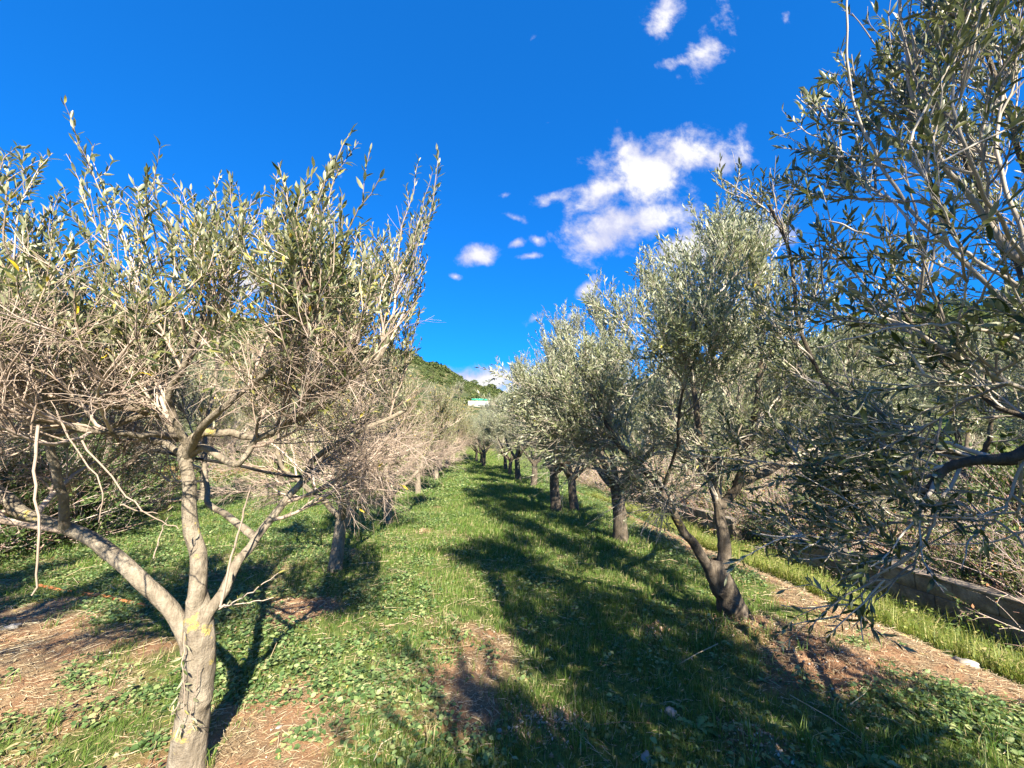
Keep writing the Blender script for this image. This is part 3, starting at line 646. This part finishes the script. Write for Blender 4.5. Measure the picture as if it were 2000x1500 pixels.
# ---------------------------------------------------------------- block walls on the right
m, t, out = mat('weathered_blockwork'); tcn2 = N(t, 'ShaderNodeTexCoord')
def wn(s, d=6):
    n = N(t, 'ShaderNodeTexNoise'); n.inputs['Scale'].default_value = s; n.inputs['Detail'].default_value = d; t.links.new(tcn2.outputs['Object'], n.inputs['Vector']); return n.outputs[0]
cb = ramp(t, wn(5), [(.3, (.10, .075, .055)), (.5, (.19, .155, .12)), (.68, (.34, .29, .23))])
cb = mix(t, ramp(t, wn(34, 3), [(.4, (0, 0, 0)), (.6, (1, 1, 1))]), mix(t, .35, cb, (.12, .09, .07)), cb)
b = N(t, 'ShaderNodeBsdfPrincipled'); t.links.new(cb, b.inputs['Base Color']); b.inputs['Roughness'].default_value = .95
bp = N(t, 'ShaderNodeBump'); bp.inputs['Distance'].default_value = .012; t.links.new(wn(50, 8), bp.inputs['Height']); t.links.new(bp.outputs[0], b.inputs['Normal']); t.links.new(b.outputs[0], out.inputs[0])
M_block = m
def blockwall(y0, y1, x, top, label, rng, drop=None):
    a = Acc(); n = int((y1-y0)/.42); 
    for r in range(3):
        for i in range(-1, n+1):
            ys = y0+(i+(.5 if r % 2 else 0))*.42; ye = ys+.413
            ys, ye = max(ys, y0+(.1*r if drop else 0)), min(ye, y1)
            if ye-ys < .05: continue
            if drop and r == 2 and ys < y0+drop: continue
            z = top-.60+r*.2
            box(a, (x+rng.normal(0, .004), (ys+ye)/2, z+.097), (.20, ye-ys, .195), rng.normal(0, .006))
    box(a, (x, (y0+y1)/2, top-.32), (.16, y1-y0-.06, .54))
    box(a, (x, (y0+y1)/2+(drop or 0)/2, top+.012), (.215, y1-y0-(drop or 0)-.06, .034))
    o = a.obj('block_wall', M_block); bv = o.modifiers.new('bevel', 'BEVEL'); bv.width = .008; bv.segments = 2
    tag(o, label, 'wall', 'low block walls'); return o
rng = np.random.default_rng(3)
blockwall(.8, 7.1, 6.0, -.09, 'low concrete block wall with a crumbled end, right of the dirt track', rng, .0)
blockwall(8.7, 14.6, 6.0, -.09, 'further stretch of low block wall seen behind the forked trunk', rng)

# ---------------------------------------------------------------- ground cover
M_grass = leaf_mat('grass_blade', [(0, (.05, .11, .02)), (.35, (.095, .18, .03)), (.65, (.15, .24, .045)), (.8, (.24, .28, .09)), (.92, (.38, .33, .17)), (1, (.48, .39, .24))], None, .5, .42, .3)
M_weed = leaf_mat('weed_leaf', [(0, (.045, .09, .03)), (.4, (.10, .17, .06)), (.75, (.19, .26, .10)), (1, (.32, .34, .16))], None, .5, .25, .35)
M_straw = simple('dry_straw', [(0, (.22, .16, .10)), (.5, (.42, .33, .21)), (1, (.58, .50, .36))])
M_yel = leaf_mat('yellow_green_weed', [(0, (.08, .12, .02)), (.45, (.15, .20, .035)), (.8, (.28, .28, .08)), (1, (.42, .34, .18))], None, .5, .35, .3)

def inview(x, y, pad=120):
    p = (np.stack([x, y, np.full_like(x, .1)], -1)-EYE)@_R
    d = -p[:, 2]; sx = 1000+F*p[:, 0]/np.maximum(d, .05); sy = 750-F*p[:, 1]/np.maximum(d, .05)
    return (d > .3) & (sx > -pad*2) & (sx < 2000+pad*2) & (sy < 1500+pad*3)
def scatter(rng, n, y0, y1, xlim=(-20, 7), f=None, thr=None):
    y = rng.uniform(y0, y1, n); x = rng.uniform(max(xlim[0], -2.0*y1), min(xlim[1], 2.0*y1), n)
    k = inview(x, y); x, y = x[k], y[k]
    if f is not None: k = rng.random(len(x)) < f(x, y); x, y = x[k], y[k]
    return x, y
def blades(acc, rng, x, y, h0, h1, w, lean=.5):
    n = len(x); z = H(x, y); h = rng.uniform(h0, h1, n)[:, None]; az = rng.uniform(0, 6.283, n)
    d = np.stack([np.cos(az), np.sin(az), np.zeros(n)], -1); s = np.stack([-np.sin(az+.6), np.cos(az+.6), np.zeros(n)], -1)
    l = np.abs(rng.normal(lean, .3, n))[:, None]; P = np.stack([x, y, z-.01], -1); ww = w*rng.uniform(.7, 1.4, (n, 1))
    M = P+np.array([0, 0, 1])*h*.55+d*h*l*.3; T_ = P+np.array([0, 0, 1])*h*(1-.25*l)+d*h*l
    V = np.stack([P-s*ww*.5, P+s*ww*.5, M+s*ww*.42, M-s*ww*.42, T_], 1); o = (np.arange(n)*5)[:, None]
    acc.add(V, o+np.array([[0, 1, 2, 3]]), o+np.array([[3, 2, 4]]))
rng = np.random.default_rng(42)
ga = Acc()
def grassf(x, y):
    v = veg(x, y); clump = fbm(x*4, y*4, 71, 3); path = sst(-1.0, .2, x)*(1-sst(2.4, 3.2, x))
    return sst(.15, .8, v)*(.22+.78*sst(.42, .62, clump))*(.35+.65*path)
for (y0, y1, n, h0, h1, w) in ((1.0, 3.2, 190000, .02, .085, .0032), (3.2, 6, 260000, .025, .10, .0045), (6, 12, 330000, .035, .12, .008), (12, 24, 260000, .05, .15, .016), (24, 48, 200000, .06, .18, .035)):
    x, y = scatter(rng, n, y0, y1, (-14, 4.2), grassf); blades(ga, rng, x, y, h0, h1, w)
# taller tufts
for (y0, y1, n) in ((1.2, 6, 900), (6, 14, 900)):
    x, y = scatter(rng, n, y0, y1, (-8, 3), lambda x, y: .15+.85*sst(-1., .3, x)*sst(.4, .8, veg(x, y)))
    k = rng.integers(10, 28, len(x)); xx = np.repeat(x, k)+rng.normal(0, .022, k.sum()); yy = np.repeat(y, k)+rng.normal(0, .022, k.sum())
    blades(ga, rng, xx, yy, .06, .17, .004 if y0 < 5 else .006, .45)
tag(ga.obj('grass', M_grass), 'short green grass and tufts covering the floor between the rows', 'grass', None, 'stuff')

wa = Acc()
def weedf(x, y):
    return sst(.15, .6, veg(x, y))*sst(.38, .58, fbm(x*2.3+9, y*2.3, 83, 3))*(.25+.75*(1-sst(-.8, .6, x)*(1-sst(2.2, 3, x))))
def rosettes(acc, rng, x, y, k0, k1, spread, s0, s1, hgt):
    k = rng.integers(k0, k1, len(x)); X = np.repeat(x, k)+rng.normal(0, spread, k.sum()); Y = np.repeat(y, k)+rng.normal(0, spread, k.sum())
    n = len(X); z = H(X, Y)+np.abs(rng.normal(0, hgt, n)); az = rng.uniform(0, 6.283, n)
    D = nrm(np.stack([np.cos(az), np.sin(az), rng.uniform(-.1, .7, n)], -1)); nv = np.array([0, 0, 1.])+rng.normal(0, .35, (n, 3))
    Nn = nrm(nv-(nv*D).sum(-1, keepdims=True)*D); Xx = np.cross(D, Nn); L = rng.uniform(s0, s1, (n, 1))
    put_leaves(acc, np.stack([X, Y, z], -1), D, Nn, Xx, L, L*rng.uniform(.55, .85, (n, 1)), L*.15, True)
for (y0, y1, n, sp_, s0, s1, hg) in ((1.0, 3.4, 8000, .035, .012, .042, .026), (3.4, 7, 12000, .05, .016, .045, .03), (7, 14, 26000, .08, .022, .05, .03), (14, 30, 16000, .15, .05, .10, .05)):
    x, y = scatter(rng, n, y0, y1, (-16, 6), weedf); rosettes(wa, rng, x, y, 6, 16, sp_, s0, s1, hg)
tag(wa.obj('weeds', M_weed), 'low broad-leaved weeds spread in patches over the soil', 'weeds', None, 'stuff')

ya = Acc()
x, y = scatter(rng, 120000, .8, 14, (4.0, 5.95), lambda x, y: (sst(.3, .6, fbm(x*2, y*2, 5, 3))*.8+.1)*(1-.85*sst(5.2, 5.6, x)))
blades(ya, rng, x, y, .08, .30, .006, .5)
rosettes(ya, rng, x[::9], y[::9], 2, 5, .03, .02, .045, .12)
tag(ya.obj('tall_weeds', M_yel), 'yellow-green tall weeds between the dirt track and the wall', 'weeds', None, 'stuff')

sa = Acc()
def sticks(acc, rng, x, y, l0, l1, r, up=.12):
    n = len(x); az = rng.uniform(0, 6.283, n); L = rng.uniform(l0, l1, n)[:, None]
    d = nrm(np.stack([np.cos(az), np.sin(az), rng.normal(0, up, n)], -1)); P0 = np.stack([x, y, H(x, y)+.006+rng.random(n)*.012], -1)
    Pm = P0+d*L*.5+rng.normal(0, .06, (n, 3))*L; P1 = P0+d*L; P1[:, 2] = np.maximum(P1[:, 2], H(P1[:, 0], P1[:, 1])+.002)
    tubes(acc, np.stack([P0, Pm, P1], 1), np.full((n, 3), 1.0)*(r*rng.uniform(.6, 1.4, (n, 1))), 3)
for (y0, y1, n, l0, l1, r) in ((1.0, 3.5, 26000, .02, .09, .0011), (3.5, 8, 24000, .03, .12, .0018)):
    x, y = scatter(rng, n, y0, y1, (-8, 5), lambda x, y: .25+.75*(1-sst(.4, .9, veg(x, y)))); sticks(sa, rng, x, y, l0, l1, r)
x, y = scatter(rng, 110, 1.0, 7, (-6, 5)); sticks(sa, rng, x, y, .15, .45, .003)
tag(sa.obj('dry_straw', M_straw), 'dry straw and fallen twigs strewn on the soil', 'straw', None, 'stuff')

# crumbs of soil, pebbles, fallen leaves
ca_ = Acc(); 
for (y0, y1, n, s0, s1) in ((1.0, 3.5, 9000, .002, .008), (3.5, 8, 7000, .004, .012)):
    x, y = scatter(rng, n, y0, y1, (-8, 5), lambda x, y: .12+.88*(1-sst(.2, .6, veg(x, y))))
    for (a_, b_, r_, h_) in SPOTS: x = np.concatenate([x, rng.normal(a_, r_*.8, 350)]); y = np.concatenate([y, rng.normal(b_, r_*.8, 350)])
    n = len(x); sz = (s0+(s1-s0)*rng.random(n)**3)[:, None, None]; o8 = np.array([[1, 0, 0], [0, 1, 0], [-1, 0, 0], [0, -1, 0], [0, 0, 1], [0, 0, -1.]])
    V = np.stack([x, y, H(x, y)], -1)[:, None, :]+(o8[None]*rng.uniform(.6, 1.3, (n, 6, 1))+rng.normal(0, .18, (n, 6, 3)))*sz+np.array([0, 0, .3])*sz
    ca_.add(V, ((np.arange(n)*6)[:, None, None]+np.array([[0, 1, 4], [1, 2, 4], [2, 3, 4], [3, 0, 4], [1, 0, 5], [2, 1, 5], [3, 2, 5], [0, 3, 5]])[None]).reshape(-1, 3))
M_crumb = simple('soil_crumb', [(0, (.20, .11, .07)), (.5, (.36, .23, .15)), (.85, (.50, .37, .26)), (1, (.55, .52, .46))], .95, True, .1)
tag(ca_.obj('soil_crumbs', M_crumb), 'crumbs of reddish soil and small pebbles strewn between the weeds', 'soil', None, 'stuff')
fa = Acc(); x, y = scatter(rng, 9000, 1.0, 7, (-6, 4)); n = len(x); az = rng.uniform(0, 6.283, n)
D = nrm(np.stack([np.cos(az), np.sin(az), rng.normal(.05, .12, n)], -1)); nv = np.array([0, 0, 1.])+rng.normal(0, .3, (n, 3)); Nn = nrm(nv-(nv*D).sum(-1, keepdims=True)*D)
L = rng.uniform(.03, .055, (n, 1)); put_leaves(fa, np.stack([x, y, H(x, y)+.008], -1), D, Nn, np.cross(D, Nn), L, L*.22, L*rng.normal(.05, .08, (n, 1)), True)
M_fall = leaf_mat('fallen_leaf', [(0, (.16, .10, .05)), (.5, (.30, .21, .12)), (.9, (.45, .36, .22)), (1, (.55, .42, .08))], None, .7, .1, .2)
tag(fa.obj('fallen_leaves', M_fall), 'dry brown olive leaves lying on the ground', 'leaves', None, 'stuff')

# brush beyond the wall
ba_ = Acc(); bl = Acc(); rng = np.random.default_rng(61)
n = 5200; x = 6.3+rng.random(n)**1.3*7; y = rng.uniform(.5, 26, n)
hgt = .55+1.2*fbm(x*.8, y*.8, 99, 3)
S = np.stack([x, y, gh(x, y)], -1); D = nrm(rng.normal(0, .45, (n, 3))+np.array([-.1, 0, 1.]))
P = grow(rng, S, D, hgt*rng.uniform(.7, 1.4, n), 7, .16, np.tile([0, 0, -.35], (n, 1))); R = np.tile(np.linspace(.006, .0025, 8), (n, 1))
tubes(ba_, P, R, 3)
S, D, Rp, k = spawn(rng, P, R, 9, .2, 1, .8, .3); P4 = grow(rng, S, D, rng.uniform(.12, .45, len(S)), 4, .18, np.tile([0, 0, -.1], (len(S), 1)))
tubes(ba_, P4, np.tile(np.linspace(.003, .0015, 5), (len(S), 1)), 3)
M_brush = simple('dry_bramble_stem', [(0, (.24, .13, .10)), (.5, (.40, .30, .27)), (1, (.52, .44, .41))])
M_brl = leaf_mat('bramble_leaf', [(0, (.12, .18, .04)), (.45, (.22, .27, .07)), (.72, (.34, .34, .12)), (.8, (.34, .13, .06)), (.92, (.42, .20, .09)), (1, (.48, .40, .20))], None, .6, .3, .3)
tag(ba_.obj('brambles', M_brush), 'tangle of dry pinkish bramble stems beyond the low wall', 'brambles', None, 'stuff')
k = rng.random(len(P4)) < .6; leaves(bl, rng, P4[k], 6, .1, .025, .05, .55)
tag(bl.obj('bramble_leaves', M_brl), 'yellow-green and rusty leaves among the dry brambles', 'brambles', None, 'stuff')

# bushes
M_bush = leaf_mat('bush_leaf', [(0, (.03, .055, .02)), (.6, (.06, .10, .03)), (1, (.13, .17, .055))], None, .5, .2, .3)
rng = np.random.default_rng(88); n = 260
S = np.stack([rng.normal(0, .18, n), rng.normal(0, .18, n), np.zeros(n)], -1); D = nrm(rng.normal(0, .55, (n, 3))+np.array([0, 0, 1.]))
P = grow(rng, S, D, rng.uniform(.5, 1.15, n), 7, .14, np.tile([0, 0, .1], (n, 1))); R = np.tile(np.linspace(.006, .002, 8), (n, 1)); sa_ = Acc(); tubes(sa_, P, R, 4)
S, D, Rp, k = spawn(rng, P, R, 9, .25, 1, .8, .3); P4 = grow(rng, S, D, rng.uniform(.1, .3, len(S)), 4, .16, np.tile([0, 0, .2], (len(S), 1))); tubes(sa_, P4, np.tile(np.linspace(.002, .001, 5), (len(S), 1)), 3)
la_ = Acc(); leaves(la_, rng, P4, 10, .1, .03, .055, .42)
BM = [('stems', sa_.mesh('stems', M_brush, True)), ('leaves', la_.mesh('leaves', M_bush))]
def bush(x, y, s, label, group): place('bush', BM, (x, y, float(gh(np.array(x), np.array(y)))-.03), rng.uniform(0, 6.28), s, label, 'bush', group)
for (x, y, s) in ((6.9, 4.4, 1.1), (7.6, 7.3, 1.5), (6.8, 8.2, .9), (8.4, 3.0, 1.3), (7.2, 10.6, 1.3), (9.2, 5.4, 1.6), (8.1, 13.2, 1.5), (10.0, 9.0, 1.7), (6.9, 15.5, 1.2)):
    bush(x, y, s, 'dark green bush growing among the dry brambles beyond the low wall', 'bushes beyond the wall')
for (px, py, s) in ((-60, 1080, (2.0, 2.0, 1.75)), (45, 1065, (1.7, 1.7, 1.5)), (150, 1010, (2.2, 2.2, 1.7)), (-120, 1000, (2.6, 2.6, 2.2))):
    x, y = gxy(px, py); bush(x, y, s, 'tall dark bush in the shade at the left edge behind the bare twigs', 'dark bushes at the left edge')

# ---------------------------------------------------------------- single plants, stones, stick, hose
def plant(px, py, n, ln, wd, rise, label, name, mt, group=None, toothed=False):
    q = G(px, py); z = float(H(np.array([q[0]]), np.array([q[1]]))[0]); a = Acc(); r = np.random.default_rng(int(px*7+py))
    az = np.arange(n)*2.4+r.normal(0, .25, n); el = r.uniform(rise*.4, rise*1.4, n)
    for i in range(n):
        d = np.array([math.cos(az[i])*math.cos(el[i]), math.sin(az[i])*math.cos(el[i]), math.sin(el[i])]); L = ln*r.uniform(.65, 1.15)
        s = nrm(np.cross(d, [0, 0, 1.])); K = 9; V = []
        for k in range(K+1):
            tt = k/K; c = d*L*tt+np.array([0, 0, -1.])*L*.45*tt**2.2+np.array([0, 0, .004])
            w_ = wd*L*(math.sin(math.pi*min(1, tt*.96+.04))**.7)*(.35+.9*tt if not toothed else (.5+.5*tt)*(1.25 if k % 2 else .55))
            V += [c-s*w_+np.array([0, 0, w_*.25]), c, c+s*w_+np.array([0, 0, w_*.25])]
        f = [[3*k+j, 3*k+j+1, 3*k+j+4, 3*k+j+3] for k in range(K) for j in (0, 1)]
        a.add(np.array(V), np.array(f))
    o = a.obj(name, mt, None, True); o.location = (q[0], q[1], z); tag(o, label, 'plant', group); return o
M_ros = leaf_mat('rosette_leaf', [(0, (.10, .19, .06)), (1, (.17, .28, .09))], None, .45, .25, .4)
plant(1362, 1420, 13, .13, .17, .55, 'toothed rosette weed in the shade at the bottom, right of centre', 'rosette_weed', M_ros, None, True)
plant(1700, 1495, 9, .11, .16, .8, 'leafy weed at the bottom edge under the dark grass', 'rosette_weed', M_ros)
plant(1325, 1375, 8, .06, .22, .5, 'small round-leaved weed beside the grey stone', 'rosette_weed', M_ros)
for (px, py, s, lab) in ((690,1362,.09,'mallow clump on the bare soil below the path, biggest leaves'), (600,1265,.075,'mallow clump near the foot of the nearest trunk shadow'),
                         (300,1450,.08,'mallow clump left of the nearest trunk base'), (150,1330,.08,'mallow clump among the weeds at lower left'),
                         (880,1205,.07,'mallow clump in the sun at the edge of the path'), (500,1365,.06,'mallow clump just right of the nearest trunk'),
                         (590,1440,.08,'mallow clump at the bottom on bare orange soil'), (760,1300,.06,'mallow clump between the sunlit grass tufts'),
                         (1160,1040,.16,'dark clump of weeds in the shade of the right row'), (215,1220,.08,'mallow clump under the lichen-spotted limb')):
    q = G(px, py); rr = np.random.default_rng(int(px)); n = 90; a = Acc(); X = q[0]+rr.normal(0, s*.8, n); Y = q[1]+rr.normal(0, s*.8, n)
    az = rr.uniform(0, 6.283, n); Dd = nrm(np.stack([np.cos(az), np.sin(az), rr.uniform(-.1, .5, n)], -1)); nv = np.array([0, 0, 1.])+rr.normal(0, .3, (n, 3))
    Nn = nrm(nv-(nv*Dd).sum(-1, keepdims=True)*Dd); Ls = rr.uniform(.25, .5, (n, 1))*s
    Zc = H(X, Y)+rr.uniform(0, .6, n)*s*np.exp(-((X-q[0])**2+(Y-q[1])**2)/s**2)+.004
    V0 = np.stack([X, Y, Zc], -1); z0 = float(H(np.array([q[0]]), np.array([q[1]]))[0]); V0 = V0-np.array([q[0], q[1], z0])
    put_leaves(a, V0, Dd, Nn, np.cross(Dd, Nn), Ls, Ls*.85, Ls*.1, True)
    o = a.obj('mallow_plant', M_weed); o.location = (q[0], q[1], z0); tag(o, lab, 'plant', 'mallow clumps on the orchard floor')

M_stone = simple('grey_stone', [(.3, (.22, .20, .18)), (.7, (.42, .39, .35))], .9, False)
def stone(px, py, s, label):
    q = G(px, py); r = np.random.default_rng(int(px)); a = Acc(); nu, nv = 14, 9
    th = np.arange(nu)/nu*6.283; ph = np.linspace(.05, 3.09, nv); T_, Pp = np.meshgrid(th, ph)
    d = np.stack([np.sin(Pp)*np.cos(T_), np.sin(Pp)*np.sin(T_), np.cos(Pp)], -1)
    rad = 1+.25*np.sin(d[..., 0]*3+r.uniform(0, 6))*np.sin(d[..., 1]*4+r.uniform(0, 6))+.12*np.sin(d[..., 2]*7+d[..., 0]*5)
    V = d*rad[..., None]*s*np.array([1.2, .85, .5]); i = np.arange(nv-1)[:, None]*nu; j = np.arange(nu)[None, :]; j2 = (j+1) % nu
    a.add(V, np.stack(np.broadcast_arrays(i+j, i+nu+j, i+nu+j2, i+j2), -1).reshape(-1, 4), np.array([list(range(nu))]), np.array([list(range((nv-1)*nu, nv*nu))[::-1]]))
    o = a.obj('stone', M_stone, None, True); o.location = (q[0], q[1], float(H(np.array([q[0]]), np.array([q[1]]))[0])+s*.15); o.rotation_euler = (0, 0, r.uniform(0, 6))
    tag(o, label, 'stone', 'loose stones')
for (px, py, s, lab) in ((1310,1387,.035,'pinkish grey stone in the shaded grass, largest of the loose stones'), (1262,1478,.028,'pale flat stone near the bottom edge, right of centre'),
                         (955,1240,.014,'small stone at the edge of the shade on the path'), (20,1235,.05,'stone half sunk in the bare soil at the left edge'),
                         (545,1415,.014,'pebble on bare soil right of the nearest trunk'), (975,1428,.016,'small pale stone in the dappled grass near the bottom'),
                         (1885,1280,.06,'pale slab of stone on the edge of the dirt track')):
    stone(px, py, s, lab)

M_or = simple('rusty_orange', [(.35, (.20, .07, .03)), (.5, (.42, .15, .05)), (.65, (.36, .20, .11))], .8, False)
pts = [G(72, 1140), G(130, 1155), G(190, 1165), G(250, 1182), G(290, 1195)]; pts = np.array([[p[0], p[1], float(H(np.array([p[0]]), np.array([p[1]]))[0])+.008] for p in pts])
a = Acc(); q = smoothline(pts, 20, np.random.default_rng(1), .004)[None]; tubes(a, q, np.full((1, 20), .015), 10, .06, np.random.default_rng(1))
tag(a.obj('fallen_branch', M_or, None, True), 'rusty orange branch lying in the weeds behind the left limb', 'branch')
M_hose = simple('black_hose', [(0, (.012, .012, .013)), (1, (.02, .02, .02))], .45)
a = Acc(); pts = [W(300, 880, 2.2), W(380, 895, 2.12), W(460, 908, 2.1), W(530, 924, 2.25), W(600, 928, 2.4), W(640, 900, 4.0), W(700, 900, 6)]
tubes(a, smoothline(pts, 40)[None], np.full((1, 40), .008), 8)
tag(a.obj('irrigation_hose', M_hose, None, True), 'thin black irrigation hose strung through the left row of trees', 'hose')
